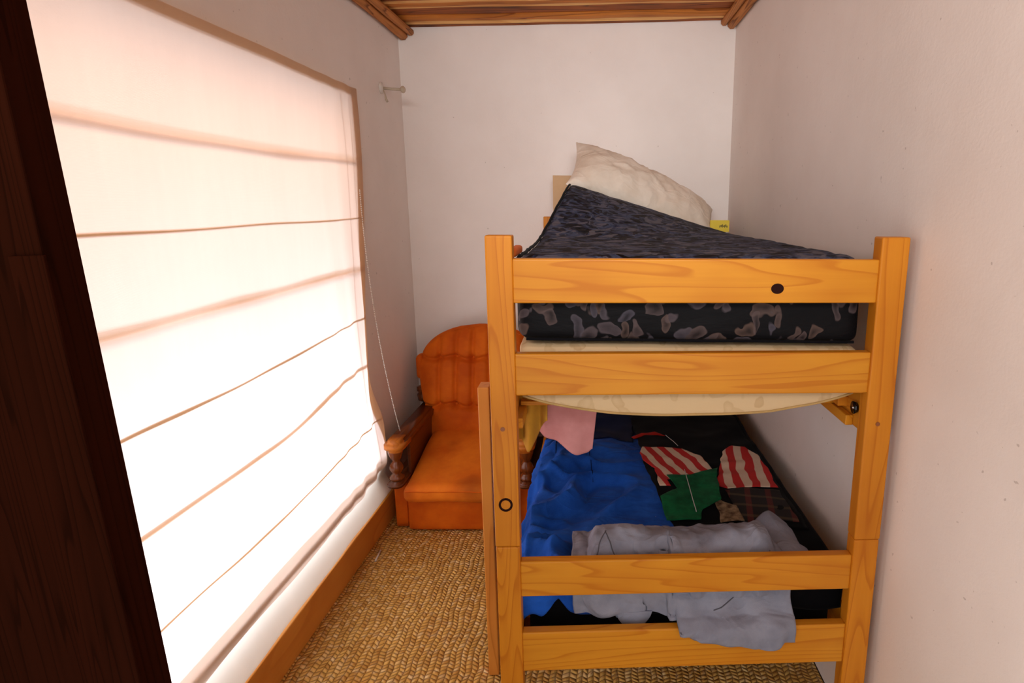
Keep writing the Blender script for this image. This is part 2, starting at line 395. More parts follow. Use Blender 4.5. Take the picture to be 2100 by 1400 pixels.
# ceiling of rough boards running across
def ceilz(x): return 2.455 + .055 * (x + 1.124) / 1.8
bm = bmesh.new(); y = YB + .02; k = 0
while y > -.5:
    w = random.uniform(.07, .17); ph = random.uniform(0, 50); dz = random.uniform(0, .022); n = 30
    rows = []
    for i in range(n + 1):
        x = -1.16 + i * (1.16 + .80) / n
        e0 = .018 * ns(x * 2.2, ph) + .004 * ns(x * 17, ph); e1 = .018 * ns(x * 2.2, ph + 7) + .004 * ns(x * 17, ph + 3)
        z = ceilz(x) + dz + .004 * ns(x * 3, ph + 9)
        rows.append([bm.verts.new(p) for p in ((x, y - w - .012 + e0, z + .03), (x, y - w - .008 + e0, z + .004), (x, y - w * .78 + e0 * .6, z - .003), (x, y - w * .3, z - .002), (x, y + .004 + e1, z + .004), (x, y + .008 + e1, z + .03))])
    for A, B in zip(rows, rows[1:]):
        for m in range(5):
            f = bm.faces.new((A[m], A[m + 1], B[m + 1], B[m]))
            f.material_index = 1 if (m in (0, 1) and k % 3 != 1) else (0 if k % 2 else 2)
    y -= w + .004; k += 1
add_box(bm, (-1.36, -.5, 2.60), (1.0, YB + .15, 2.75), 0)
struct(fin('ceiling', bm, [ceilwood, ceilpale, ceildark]))
def pole(bm, x0, z0, x1, r, ph):
    pts = [(x0 + (x1 - x0) * i / 30 + .004 * ns(i * .5, ph), -.4 + (YB - .01 + .4) * i / 30, z0 + .005 * ns(i * .4, ph + 5)) for i in range(31)]
    add_tube(bm, pts, [r * (1 + .18 * ns(i * .35, ph + 8)) for i in range(31)], 8)
bm = bmesh.new(); pole(bm, XL + .028, 2.425, XL + .028, .024, 1); pole(bm, XL + .070, 2.440, XL + .070, .020, 22)
struct(fin('trim_1', bm, trimwood, None, True))
bm = bmesh.new(); pole(bm, xr(-.4) - .026, 2.495, xr(YB) - .026, .024, 41); pole(bm, xr(-.4) - .066, 2.505, xr(YB) - .066, .019, 63)
struct(fin('trim_2', bm, trimwood, None, True))
bm = bmesh.new(); add_box(bm, (XL + .001, .55, 0), (-1.082, 3.46, .142), .004)
struct(fin('baseboard_left', bm, skirt))
# window behind the blind
win = struct(box('window_1', (-1.30, WY0 + .001, WZ0 + .001), (-1.16, WY1 - .001, WZ0 + .03), plaster, bev=.002))
bm = bmesh.new()
for lo, hi in (((-1.29, WY0, WZ0 + .03), (-1.24, WY0 + .05, WZ1)), ((-1.29, WY1 - .05, WZ0 + .03), (-1.24, WY1, WZ1)), ((-1.29, WY0 + .05, WZ1 - .05), (-1.24, WY1 - .05, WZ1)), ((-1.29, WY0 + .05, WZ0 + .03), (-1.24, WY1 - .05, WZ0 + .08))):
    add_box(bm, lo, hi, .003)
fin('window_frame', bm, whiteplastic, win)
box('window_pane', (-1.268, WY0 + .05, WZ0 + .08), (-1.262, WY1 - .05, WZ1 - .05), glassm, win, 0)
# dark door in the left foreground
bm = bmesh.new(); add_box(bm, (-.562, 0, -1.52), (0, .044, .75), .002)
dr = struct(fin('door_1', bm, darkdoor)); dr.location = (-.549, .60, 1.53); dr.rotation_euler = (0, math.radians(-2.45), 0)
box('edge_strip', (-.03, -.004, -1.5), (.004, .0, -.02), darkdoor, dr, .001)

# ---------------------------------------------------------------- roman blind
BX = -1.088
BY0, BY1 = .80, 2.785
blind = thing('roman_blind', 'translucent cream calico roman blind glowing over the window', 'blind', (BX, BY1, 2.03))
def bl_off(y, z):
    """how far the cloth stands out from its plane (towards the room)"""
    o = .006 * ns(y * 2.3, z * 1.2) + .003 * ns(y * 5, z * 3.1, 4)
    e = sstep(2.15, 2.78, y)
    o += e * .009 * math.sin(y * 46 + 2.5 * ns(y * 2, z * 1.5)) * (.4 + .6 * sstep(2.0, .3, z))
    o += .022 * sstep(.75, .30, z) * (.45 + .55 * sstep(2.2, 2.78, y))
    return o
def bl_edge(z): return 2.785 - .035 * sstep(1.8, 1.3, z) - .045 * sstep(1.3, .85, z) + .085 * sstep(.85, .36, z)
ZT = 2.035
def hem(y): return .292 + .03 * sstep(2.4, 2.62, y) + .03 * sstep(2.62, 2.79, y) + .006 * math.sin(y * 9)
def bl_pt(u, v):
    z = ZT + (hem(BY0 + (BY1 - BY0) * u) - ZT) * v
    y = BY0 + (bl_edge(z) - BY0) * u
    return Vector((bl_off(y, z), y - BY1, z - 2.03))
sheet('blind_cloth', 170, 130, bl_pt, blindcloth, blind)
# doubled hem at the right edge and top
sheet('side_hem', 6, 120, lambda u, v: bl_pt(1 - .024 * u, v) + Vector((-.003, 0, 0)), blindpocket, blind)
sheet('top_hem', 90, 4, lambda u, v: bl_pt(u, v * .022) + Vector((-.004, 0, 0)), blindseam, blind)
def strip(name, zs, half, back, mat):
    def fn(u, v):
        y = BY0 + (BY1 - BY0) * u
        a = u; z = zs[0] + (zs[1] - zs[0]) * sstep(0, .62, a) + (zs[2] - zs[1]) * sstep(.55, 1, a)
        z += (v - .5) * 2 * half * (.8 + .4 * ns(y * 3, zs[0] * 7)) + .006 * ns(y * 2.2, zs[0] * 5)
        yy = BY0 + (bl_edge(z) - BY0) * u
        return Vector((bl_off(yy, z) - back, yy - BY1, z - 2.03))
    return sheet(name, 100, 3, fn, mat, blind)
strip('rod_pocket', (1.722, 1.712, 1.725), .011, .010, blindpocket)
strip('rod_pocket', (1.262, 1.263, 1.261), .012, .011, blindpocket)
strip('rod_pocket', (.785, .774, .838), .010, .006, blindpocket)
strip('rod_pocket', (.345, .308, .33), .008, .008, blindpocket)
strip('stitched_seam', (1.487, 1.485, 1.491), .0045, .0015, blindseam)
strip('stitched_seam', (1.034, 1.026, 1.055), .005, .0015, blindseam)
strip('stitched_seam', (.546, .518, .560), .0045, .0015, blindseam)
strip('hem_bar', (.316, .313, .338), .017, .005, blindbar)
# liner below the hem
def ln(u, v):
    y = BY0 + (2.84 - BY0) * u
    z = .37 + (.150 - .37) * v
    x = -.004 + .014 * math.sin(v * 9 + .8 * ns(y * 2, 1)) * (.4 + v * .6) + .006 * ns(y * 4, z * 6)
    return Vector((x, y - BY1, z - 2.03))
sheet('liner', 90, 24, ln, blindliner, blind)
for yy in (2.62, 2.70):
    tube('lift_cord', [(bl_off(yy - .0, z) - .004, yy + .012 * ns(z * 1.5, yy * 3) - BY1, z - 2.03) for z in [ZT - .05 - i * .05 for i in range(34)]], .0011, blindpocket, blind, 5)
# beaded pull chain, from the top down to the arm of the chair
bm = bmesh.new()
for i in range(150):
    t = i / 149
    p = Vector((.018 + .05 * t * t, -.085 + .135 * t * t + .012 * t, -.42 - t * 1.155))
    if p.z < -1.60: break
    bmesh.ops.create_icosphere(bm, subdivisions=1, radius=.0033, matrix=Matrix.Translation(p))
tube_pts = [(.068, .062 - .03 + .0, -1.572), (.066, .03, -1.615), (.06, .012, -1.64), (.045, .0, -1.66), (.032, -.012, -1.672)]
add_tube(bm, tube_pts, .0022, 6)
fin('pull_chain', bm, whiteplastic, blind, True)

# ---------------------------------------------------------------- curtain bracket on the left wall
br = thing('curtain_bracket', 'small clear plastic curtain bracket on the wall near the back corner', 'bracket', (XL, 3.19, 2.108))
lathe('rosette', [(.002, -.002), (.028, 0), (.028, .006), (.010, .014)], 0, 0, whiteplastic, br).rotation_euler = (0, math.pi / 2, 0)
tube('arm', [(.008, 0, 0), (.05, 0, -.004), (.095, 0, -.006)], .007, clearplastic, br)
bm = bmesh.new(); bmesh.ops.create_uvsphere(bm, u_segments=16, v_segments=10, radius=.016, matrix=Matrix.Translation((.108, 0, -.006)) @ Matrix.Diagonal((.8, 1, 1.05, 1)))
fin('knob', bm, clearplastic, br, True)
tube('hook', [(.014, -.004, -.01), (.022, -.008, -.03), (.026, -.01, -.05), (.032, -.01, -.066)], [.003, .003, .005, .005], clearplastic, br)

# ---------------------------------------------------------------- armchair
ch = thing('armchair', 'low orange velour armchair with turned dark wood arms in the back corner', 'armchair', (-.700, 3.02, 0))
def seat_def(p):
    t = (p.y + .36) / .56
    p.z += .085 * sstep(.0, 1.0, t) * (1 if p.z > .2 else .3)
    p.z += .012 * (1 - (p.x / .30) ** 2) * (1 if p.z > .22 else 0) + .004 * ns(p.x * 6, p.y * 6)
    return p
rbox('seat_cushion', (-.266, -.365, .168), (.266, .20, .248), .035, orangeseat, ch, 26, seat_def)
tube('seat_welt', [(-.25 + .50 * i / 20, -.363, .232 + .004 * ns(i * .4, 3)) for i in range(21)], .0028, orange, ch, 6)
rbox('base_panel', (-.262, -.315, .006), (.262, .18, .172), .016, orange, ch, 10)
for s in (-1, 1):
    a, b = sorted((s * .270, s * .335))
    rbox('side_panel', (a, -.275, .004), (b, .33, .232), .010, orange, ch, 8)
    # lower plate with a rounded nose
    def plate(name, z0, z1, x0, x1, y0, y1, mat, rad):
        bm = bmesh.new(); pts = []
        cx = (x0 + x1) / 2; r = (x1 - x0) / 2
        for k in range(13):
            an = math.pi + math.pi * k / 12
            pts.append((cx + r * math.cos(an), y0 + r * .8 + r * .8 * math.sin(an)))
        pts += [(x1, y1), (x0, y1)]
        f = bm.faces.new([bm.verts.new((x, y, z0)) for x, y in pts])
        e = bmesh.ops.extrude_face_region(bm, geom=[f])
        for v in e['geom']:
            if isinstance(v, bmesh.types.BMVert): v.co.z = z1
        bmesh.ops.recalc_face_normals(bm, faces=bm.faces[:])
        bmesh.ops.bevel(bm, geom=[q for q in bm.edges if abs(q.verts[0].co.z - q.verts[1].co.z) < 1e-6], offset=rad, segments=3, affect='EDGES')
        return fin(name, bm, mat, ch, True)
    a, b = sorted((s * .268, s * .348))
    plate('arm_plate', .234, .258, a, b, -.345, .28, armwood, .008)
    pr = [(.022, 0), (.034, .006), (.036, .018), (.024, .03), (.020, .038), (.030, .052), (.033, .066), (.027, .082), (.018, .094), (.017, .102), (.026, .114), (.030, .128), (.034, .142), (.036, .160)]
    lathe('arm_spindle', [(r, .257 + z) for r, z in pr], s * .310, -.285, armwoodZ, ch)
    a, b = sorted((s * .258, s * .350))
    plate('armrest', .412, .462, a, b, -.30, .30, armwood, .012)
    plate('arm_cap', .408, .4665, a - .003, b + .003, -.345, -.215, wornwood, .018)
    a, b = sorted((s * .268, s * .284))
    box('arm_side_board', (a, -.20, .25), (b, .28, .416), armwood, ch, .004)
    lathe('rear_spindle', [(.018, .46), (.030, .468), (.034, .50), (.026, .515), (.034, .522), (.034, .545), (.02, .55)], s * .345, .30, armwoodZ, ch, 16)
    box('back_post', (s * .333 - .012, .318, .2), (s * .333 + .012, .35, .70), armwood, ch, .004)
    rbox('back_wing', (s * .345 - .020, .25, .60), (s * .345 + .020, .33, .735), .020, orange, ch, 6)
# tufted back
def half_w(z):
    z0 = .30
    if z < .66: return .292 + .046 * sstep(z0, .66, z)
    t = min(1, (z - .66) / .232)
    return .338 * math.sqrt(max(0, 1 - t ** 2.3))
def back_front(u, v):
    z = .30 + .5918 * v; hw = half_w(z); x = (u * 2 - 1) * hw
    # tufts
    d = 0.0
    cxs = [-.23, -.138, -.046, .046, .138, .23]
    zr = [.725, .47]
    dx = min(abs(x - c) for c in cxs)
    band = sstep(.40, .47, z)
    crease = math.exp(-(dx / .012) ** 2) * (.4 + .6 * sstep(.46, .48, z)) * band
    d += .016 * crease
    for q in zr: d += .020 * math.exp(-((z - q - .010 * math.sin(x * 30)) / .012) ** 2)
    for c in cxs:
        for q in zr: d += .024 * math.exp(-(((x - c) / .022) ** 2 + ((z - q) / .022) ** 2))
    puff = .035 * (1 - (abs(u * 2 - 1)) ** 4) * (1 - (abs(v * 2 - 1)) ** 6)
    tilt = .13 * (z - .30) / .59
    return Vector((x, .165 + tilt - puff + d + .003 * ns(x * 9, z * 9), z))
sheet('tufted_back', 110, 110, back_front, orange, ch)
def back_rim(u, v):
    a = u * 2 * math.pi
    # follow the border of the front sheet
    n = 4 * 60; k = u * 4; s = int(k) % 4; f = k - int(k)
    uv = [(f, 0), (1, f), (1 - f, 1), (0, 1 - f)][s]
    p = back_front(*uv); q = p.copy(); q.y = min(p.y + .08, .336)
    bul = math.sin(v * math.pi) * .012
    c = Vector((0, 0, .58)); d = (Vector((p.x, 0, p.z)) - c).normalized()
    return p + (q - p) * v + Vector((d.x * bul, 0, d.z * bul))
sheet('back_border', 200, 6, back_rim, orange, ch)
for c in (-.23, -.138, -.046, .046, .138, .23):
    for q in (.725, .47):
        bm = bmesh.new(); zt = q; tilt = .13 * (zt - .30) / .59
        p = back_front((c / half_w(zt) + 1) / 2, (zt - .30) / .5918)
        bmesh.ops.create_uvsphere(bm, u_segments=10, v_segments=6, radius=.009, matrix=Matrix.Translation(p) @ Matrix.Diagonal((1, .5, 1, 1)))
        fin('button', bm, orange, ch, True)

# ---------------------------------------------------------------- bunk bed
BED_A = .0363
bed = thing('bunk_bed', 'varnished yellow pine bunk bed standing against the right wall', 'bunk bed', (0, 1.42, 0), BED_A)
A, B_, C_, D_ = -.285, -.223, .6455, .714
LY = 2.0
for y0 in (0.0, LY - .045):
    for x0, x1 in ((A, B_), (C_, D_)):
        box('lower_post', (x0 + .001, y0 + .001, 0), (x1 - .001, y0 + .045, .7045), pineZ, bed, .004, 3)
        box('upper_post', (x0, y0, .7055), (x1, y0 + .045, 1.489 if y0 == 0 or x0 < 0 else 1.448), pineZ, bed, .004, 3)
RZ = ((1.331, 1.4355), (1.104, 1.2085), (.557, .6575), (.333, .4505))
for y0 in (.007, LY - .035):
    for z0, z1 in RZ:
        box('end_rail', (B_ - .002, y0, z0), (C_ + .002, y0 + .028, z1), pineX, bed, .004, 3)
for z0, z1 in ((.985, 1.092), (.322, .445)):
    box('side_rail', (B_ - .040, .045, z0), (B_ - .016, LY - .045, z1), pineY, bed, .003)
    box('side_rail', (C_ + .014, .045, z0), (C_ + .038, LY - .045, z1), pineY, bed, .003)
    for x0 in (B_ - .016, C_ - .006):
        box('slat_cleat', (x0, .10, z0 + .0), (x0 + .020, LY - .10, z0 + .028), pineY, bed, .002)
    zz = z0 + .029
    for i in range(10):
        yy = .20 + i * .17
        box('slat', (B_ - .012, yy, zz - .0), (C_ + .010, yy + .07, zz + .012), pineX, bed, .002)
def disc(name, x, z, rx, rz, mat, y=-.0005, t=.0012, ring=None):
    bm = bmesh.new(); n = 24
    o = [bm.verts.new((x + rx * math.cos(k * 2 * math.pi / n), y, z + rz * math.sin(k * 2 * math.pi / n))) for k in range(n)]
    if ring:
        i_ = [bm.verts.new((x + rx * ring * math.cos(k * 2 * math.pi / n), y, z + rz * ring * math.sin(k * 2 * math.pi / n))) for k in range(n)]
        fs = [bm.faces.new((o[k], i_[k], i_[(k + 1) % n], o[(k + 1) % n])) for k in range(n)]
    else: fs = [bm.faces.new(o)]
    e = bmesh.ops.extrude_face_region(bm, geom=fs)
    for v in e['geom']:
        if isinstance(v, bmesh.types.BMVert): v.co.y += t
    bmesh.ops.recalc_face_normals(bm, faces=bm.faces[:])
    return fin(name, bm, mat, bed)
tag(disc('knot', .403, 1.366, .0155, .0125, knotmat, .0065), 'dark oval knot in the top rail')
tag(disc('knot', -.2555, .822, .0175, .0185, knotmat, -.0006, .0012, .68), 'dark ring knot low on the left post')
disc('screw_cap', -.257, 1.022, .0055, .0055, screwmat, -.0015, .003)
disc('screw_cap', .677, 1.025, .0055, .0055, screwmat, -.0015, .003)
# bolt and block seen on the inner side of the right rail
bm = bmesh.new()
bmesh.ops.create_cone(bm, cap_ends=True, segments=20, radius1=.017, radius2=.013, depth=.012, matrix=Matrix.Translation((.6555, .085, 1.040)) @ Matrix.Rotation(math.pi / 2, 4, 'Y'))
tag(fin('bolt', bm, blackmetal, bed, True), 'round black bolt inside the right side rail')
bm = bmesh.new(); bmesh.ops.create_uvsphere(bm, u_segments=10, v_segments=6, radius=.005, matrix=Matrix.Translation((.649, .084, 1.040)) @ Matrix.Diagonal((.6, 1, 1, 1)))
fin('bolt_tip', bm, chrome, bed, True)
box('slat_block', (.632, .14, 1.026), (.66, .17, 1.052), pineZ, bed, .001)
# ladder hooked on the left side
la = thing('bunk_ladder', 'pine ladder on the left side of the bunk bed, by its left front post', 'ladder', (-.398, 1.785, 0), BED_A)
for y0 in (0.0, .36):
    box('ladder_stile', (0, y0, 0), (.034, y0 + .062, 1.012), pineZu, la, .003)
for z0 in (.16, .42, .68, .92):
    box('ladder_rung', (.006, .058, z0), (.028, .364, z0 + .045), pineY, la, .003)

def in_bed(name, label, cat, loc=(0, 0, 0), group=None):
    """a thing of its own whose axes follow the bed"""
    c, s = math.cos(BED_A), math.sin(BED_A)
    return thing(name, label, cat, (loc[0] * c - loc[1] * s, 1.42 + loc[0] * s + loc[1] * c, loc[2]), BED_A, group)

# --------------------------------------------------- upper bunk
CM = in_bed('cream_mattress', 'thin cream damask mattress sagging under the dark one on the upper bunk', 'mattress', (0, 0, 0))
def cm_def(p):
    t = (p.x - .208) / .43
    k = max(0, 1 - abs(t) ** 2.6)
    low = sstep(1.20, 1.12, p.z)
    p.z -= .058 * k * low
    if p.z > 1.15: p.z -= .010 * (p.x + .22) / .86
    p.z += .002 * ns(p.x * 12, p.y * 8, p.z * 10)
    return p
rbox('mattress_body', (-.222, .050, 1.083), (.640, 1.90, 1.222), .022, cream, CM, 34, cm_def)
tube('piping', [cm_def(Vector((-.212 + .842 * i / 40, .052, 1.094))) for i in range(41)], .0035, creampipe, CM, 6)

UM = in_bed('floral_mattress', 'dark floral mattress on the upper bunk, its far left corner pushed up', 'mattress', (0, 0, 0))
def um_def(p):
    fx = 1 - (p.x + .22) / .86
    top = sstep(1.26, 1.40, p.z)
    g = sstep(.62, 1.5, p.y) * (1 - .72 * sstep(1.50, 1.70, p.y)); lf = g * max(0, fx) ** 1.0
    p.z += .215 * lf * (.35 + .65 * top) - .012 * (1 - fx) * (1 - top) - .020 * g * (1 - fx)
    p.x += .090 * lf
    if p.z > 1.30: p.z += .0035 * ns(p.x * 9, p.y * 26, 1) + .003 * ns(p.x * 22, p.y * 30, 5)
    p.y += .004 * ns(p.x * 8, p.z * 10, 3) * sstep(.2, .05, p.y)
    return p
rbm = rbox_bm((-.224, .052, 1.226), (.640, 1.90, 1.437), .035, 44, um_def)
rbm.faces.ensure_lookup_table(); rbm.normal_update()
for f in rbm.faces:
    f.material_index = 1 if f.normal.z > .55 else 0
fin('mattress_body', rbm, [floralside, camotop], UM, True)
pts = [um_def(Vector((-.218, .08 + 1.42 * i / 40, 1.437 - .012))) + Vector((0, 0, .006)) for i in range(41)]
tube('piping', pts, .005, pipingmat, UM, 8)
tube('piping', [um_def(Vector((-.20 + .82 * i / 40, .056, 1.240))) + Vector((0, -.003, -.004)) for i in range(41)], .004, pipingmat, UM, 6)

PL = in_bed('pillow', 'off-white pillow leaning tilted on the dark mattress of the upper bunk', 'pillow', (.240, 1.70, 1.590))
def pil(p):
    u = p.x / .405; v = p.y / .18
    k = (max(0, 1 - abs(u) ** 3.4) ** .55) * (max(0, 1 - abs(v) ** 2.0) ** .5)
    z = p.z * (k + .02)
    wr = (.011 * (ridge(u * 4.5 + v * .9, v * 1.2, 3) - .4) + .006 * (ridge(u * 9 - v * 1.2, v * 2.2, 6) - .4) + .006 * ns(u * 4, v * 4, 9)) * k
    if p.z > 0: z += wr
    else: z -= wr
    pin = 1 - .10 * (1 - abs(u) ** 2) * abs(v) ** 3 
    x = p.x * (1 - .06 * (1 - abs(v) ** 2)); y = p.y * pin
    return Vector((x, y, z))
po = fin('pillow_body', rbox_bm((-.405, -.18, -.118), (.405, .18, .118), .001, 48, pil), pillowmat, PL, True)
po.rotation_euler = (math.radians(40), math.radians(24), math.radians(10))

cb = in_bed('cardboard', 'tan piece of cardboard standing behind the left end of the pillow', 'cardboard', (-.228, 1.93, 1.44))
box('cardboard_sheet', (-.002, 0, 0), (.13, .004, .265), cardm, cb, .0005)
yb = in_bed('yellow_card', 'yellow printed card lying at the right end of the pillow', 'card', (.54, 1.66, 1.425))
box('card_sheet', (.028, 0, 0), (.125, .012, .058), yellowm, yb, .001)
bm = bmesh.new()
for i in range(7): add_box(bm, (.075 + i * .006, -.0008, .022 + .004 * (i % 2)), (.079 + i * .006, .0, .032 + .003 * (i % 3)), 0)
fin('card_print', bm, inkm, yb)
oc = in_bed('orange_cloth', 'sliver of orange cloth at the left edge of the upper mattress behind the post', 'cloth', (-.238, .12, 1.440))
rbox('cloth_fold', (-.012, .0, -.012), (.012, .16, .010), .008, orangecloth, oc, 8)

# cloths hanging under the upper bunk
pk = in_bed('pink_cloth', 'dusty pink cloth hanging below the upper bunk at its left side', 'cloth', (-.11, .27, .985))
def pinkf(u, v):
    x = -.098 + .19 * u
    bot = -.088 - .012 * sstep(0, .25, u) - .045 * sstep(.30, .75, u) + .010 * sstep(.9, 1, u)
    z = .045 + (bot - .045) * v
    xx = x + .010 * v * (1 - u) - .018 * v * u
    y = .012 * math.sin(u * 7 + 1) * v + .010 * ns(x * 14, z * 14) + .035 * (sstep(.16, 0, u)) * v
    return Vector((xx, y, z))
sheet('cloth_sheet', 40, 30, pinkf, pinkcloth, pk, .004)
mu = in_bed('mustard_cloth', 'mustard cloth hanging in folds beside the left front post under the upper bunk', 'cloth', (-.235, .22, .985))
def musf(u, v):
    x = -.012 + .085 * u
    bot = -.075 - .035 * math.exp(-((u - .32) / .2) ** 2) + .06 * sstep(.55, 1, u)
    z = .06 + (bot - .06) * v
    return Vector((x, .022 * math.sin(u * 11) * (.3 + .7 * v) + .004 * ns(x * 30, z * 20), z))
sheet('cloth_sheet', 36, 20, musf, mustard, mu, .003)

# --------------------------------------------------- lower bunk
LM = in_bed('lower_mattress', 'black mattress on the lower bunk under the patchwork quilt', 'mattress', (0, 0, 0))
rbox('mattress_body', (-.222, .098, .366), (.648, 1.93, .535), .03, blackcloth, LM, 12)

QT = in_bed('patchwork_quilt', 'blue and black patchwork quilt spread over the lower bunk', 'quilt', (0, 0, 0))
QX0, QX1, QY0, QY1 = -.232, .655, .085, 1.93
def qz(x, y):
    l = sstep(.32, -.15, x) * sstep(1.3, .8, y) * (1 - .85 * sstep(-.15, -.09, x) * sstep(.50, .40, y))
    wx, wy = x + .05 * ns(x * 4, y * 4, 2), y + .06 * ns(x * 4, y * 4, 8)
    z = .556
    z += (.006 + .046 * l) * (ridge(wx * 3.2 + wy * 2.6, wy * 5.2 - wx * 2.0, 3) - .35)
    z += .026 * l * (ridge(wx * 8 - wy * 5, wy * 11 + wx * 4, 6) - .4) * sstep(.15, -.2, x)
    z += .010 * ns(x * 3, y * 3, 12) + .02 * l
    z += .012 * sstep(1.1, 1.4, y)
    return z
def quilt(u, v):
    su = -.20 + (QX1 - QX0 + .21) * u     # overshoot hangs on the left
    sv = -.10 + (QY1 - QY0 + .10) * v     # and over the foot end
    x = QX0 + max(0, su); y = QY0 + max(0, sv)
    ou, ov = max(0, -su), max(0, -sv)
    ex, ey = max(0, .05 - max(0, su)) / .05, max(0, .05 - max(0, sv)) / .05
    z = qz(x, y) - .020 * ex ** 2 - .016 * ey ** 2
    drop = math.hypot(ou, ov)
    n1 = ridge(y * 7 + 3 * ou, ou * 5, 4)
    if ou > 0: x -= (.014 + .030 * n1 * sstep(0, .1, ou) + .012 * ns(y * 12, ou * 14, 5)) * sstep(0, .05, ou) * (.15 + .85 * sstep(1.25, .95, y)); z -= ou * (1.0 if ov == 0 else .6)
    if ov > 0:
        y -= .010 * (ridge(x * 9, ov * 6, 2) - .2) * sstep(0, .05, ov); z -= ov * .95
        x += .0
    return Vector((x, y, max(z, .37)))
qb = sheet('quilt_body', 190, 240, quilt, [bluecloth, navycloth, blackcloth], QT, .004)
for p in qb.data.polygons:
    c = p.center
    if c.x > .50 or (c.y < .10 and c.x > .12 + .02 * ns(c.z * 20, 1)): p.material_index = 2
    elif c.y > 1.10: p.material_index = 1
def patch(name, poly, mat, off=.004, res=.012, label=None):
    bm = bmesh.new(); bm.faces.new([bm.verts.new((x, y, 0)) for x, y in poly])
    xs = [p[0] for p in poly]; ys = [p[1] for p in poly]
    for ax, lo, hi in ((0, min(xs), max(xs)), (1, min(ys), max(ys))):
        t = lo + res
        while t < hi:
            co = Vector((t, 0, 0)) if ax == 0 else Vector((0, t, 0)); no = Vector((1, 0, 0)) if ax == 0 else Vector((0, 1, 0))
            bmesh.ops.bisect_plane(bm, geom=bm.verts[:] + bm.edges[:] + bm.faces[:], plane_co=co, plane_no=no); t += res
    for v in bm.verts:
        x, y = v.co.x, v.co.y
        ex, ey = max(0, .05 - (x - QX0)) / .05, max(0, .05 - (y - QY0)) / .05
        v.co.z = qz(x, y) - .020 * ex ** 2 - .016 * ey ** 2 + off + .004 * ns(x * 16, y * 16, off * 900)
        v.co.x += .006 * ns(x * 20, y * 20, 3); v.co.y += .006 * ns(x * 20, y * 20, 7)
    o = fin(name, bm, mat, QT, True)
    m = o.modifiers.new('thickness', 'SOLIDIFY'); m.thickness = .002; m.offset = 1
    if label: o['label'] = label
    return o
patch('patch', [(-.20, 1.12), (.03, 1.06), (.14, .99), (.16, 1.3), (.15, 1.90), (-.21, 1.90)], navycloth, .005, .02, 'navy patch at the far left')
patch('patch', [(.165, 1.06), (.168, .80), (.19, .60), (.205, .44), (.225, .34), (.645, .30), (.645, 1.9), (.15, 1.9), (.15, 1.3)], blackcloth, .006, .02, 'large black patch on the right')
patch('patch', [(.17, .925), (.26, .95), (.341, .940), (.405, .875), (.427, .746), (.40, .70), (.30, .67), (.24, .63), (.245, .585), (.205, .585), (.205, .74), (.168, .80), (.158, .87)], stripeA, .016, .010, 'red and white striped patch in the middle')
patch('patch', [(.470, .80), (.500, .90), (.550, .955), (.605, .945), (.632, .86), (.640, .72), (.630, .580), (.520, .585), (.448, .58), (.405, .62), (.44, .69)], stripeB, .014, .010, 'red and white striped patch by the right wall')
patch('patch', [(.240, .655), (.33, .67), (.448, .745), (.436, .70), (.425, .66), (.420, .58), (.402, .476), (.35, .43), (.326, .412), (.310, .35), (.20, .35), (.198, .50), (.266, .56)], greencloth, .024, .010, 'green patch beside the striped one')
patch('patch', [(.44, .575), (.53, .58), (.63, .56), (.625, .34), (.44, .34)], plaid, .012, .012, 'dark plaid patch')
patch('patch', [(.385, .52), (.405, .47), (.445, .44), (.45, .34), (.375, .34)], tancloth, .016, .010, 'tan patch next to the green one')
patch('patch', [(.138, 1.055), (.19, 1.11), (.251, 1.125), (.290, 1.085), (.255, 1.092), (.20, 1.085), (.148, 1.03)], redtrim, .012, .010, 'small red strip above the stripes')
def qline(name, pts, r, mat, off=.008):
    P = []
    for (x0, y0), (x1, y1) in zip(pts, pts[1:]):
        for k in range(16):
            t = k / 16; x, y = x0 + (x1 - x0) * t, y0 + (y1 - y0) * t; P.append((x, y, qz(x, y) + off))
    return tube(name, P, r, mat, QT, 5)
qline('stitch_line', [(.312, .70), (.300, .36)], .0016, threadm, .031)
qline('stitch_line', [(-.05, 1.05), (-.03, .60)], .0014, navycloth, .003)
qline('stitch_line', [(-.18, 1.06), (-.175, .84)], .0018, navycloth, .003)
qline('stitch_line', [(.29, 1.08), (.33, .96)], .0014, threadm, .015)

# grey blanket bundled over the foot end
GB = in_bed('grey_blanket', 'grey blanket bundled at the foot of the lower bunk and hanging over its rails', 'blanket', (0, 0, 0))
def lerp(keys, t):
    for (a, va), (b, vb) in zip(keys, keys[1:]):
        if t <= b: return va + (vb - va) * sstep(a, b, t) if b > a else vb
    return keys[-1][1]
def gb_path(x):
    hf = lerp([(-.10, .34), (-.05, .42), (-.025, .97), (.06, 1.0), (.16, .90), (.22, .80), (.33, .92), (.43, 1.0), (.475, .5), (.50, .28)], x)
    H = .574 + .106 * hf
    end = lerp([(-.07, .470), (-.02, .452), (.04, .470), (.12, .466), (.20, .455)], x)
    P = [(.275, .566), (.285, .570 + .02 * hf), (.25, .572 + .034 * hf), (.20,   .574 + .066 * hf), (.155, H - .012), (.11, H), (.075, H - .022), (.053, .60), (.050, .55)]
    if x < .17: P += [(.052, .51), (.056, end + .02), (.060, end)]
    else:
        q = sstep(.15, .24, x)
        over = lerp([(.15, 0), (.25, .35), (.34, .75), (.42, 1.0), (.46, .82), (.475, .6), (.51, .55)], x)
        zt = .462
        P += [(.048, .505), (.040 - .01 * q, zt + .012), (.012 + .01 * (1 - q), zt + .002), (-.004, zt - .012), (-.010, zt - .012 - .045 * over * q), (-.008, zt - .014 - .058 * over * q)] if q > .5 else [(.050, .51), (.048, .49), (.045, .475), (.042, .468), (.038, .464), (.036, .462)]
    return P
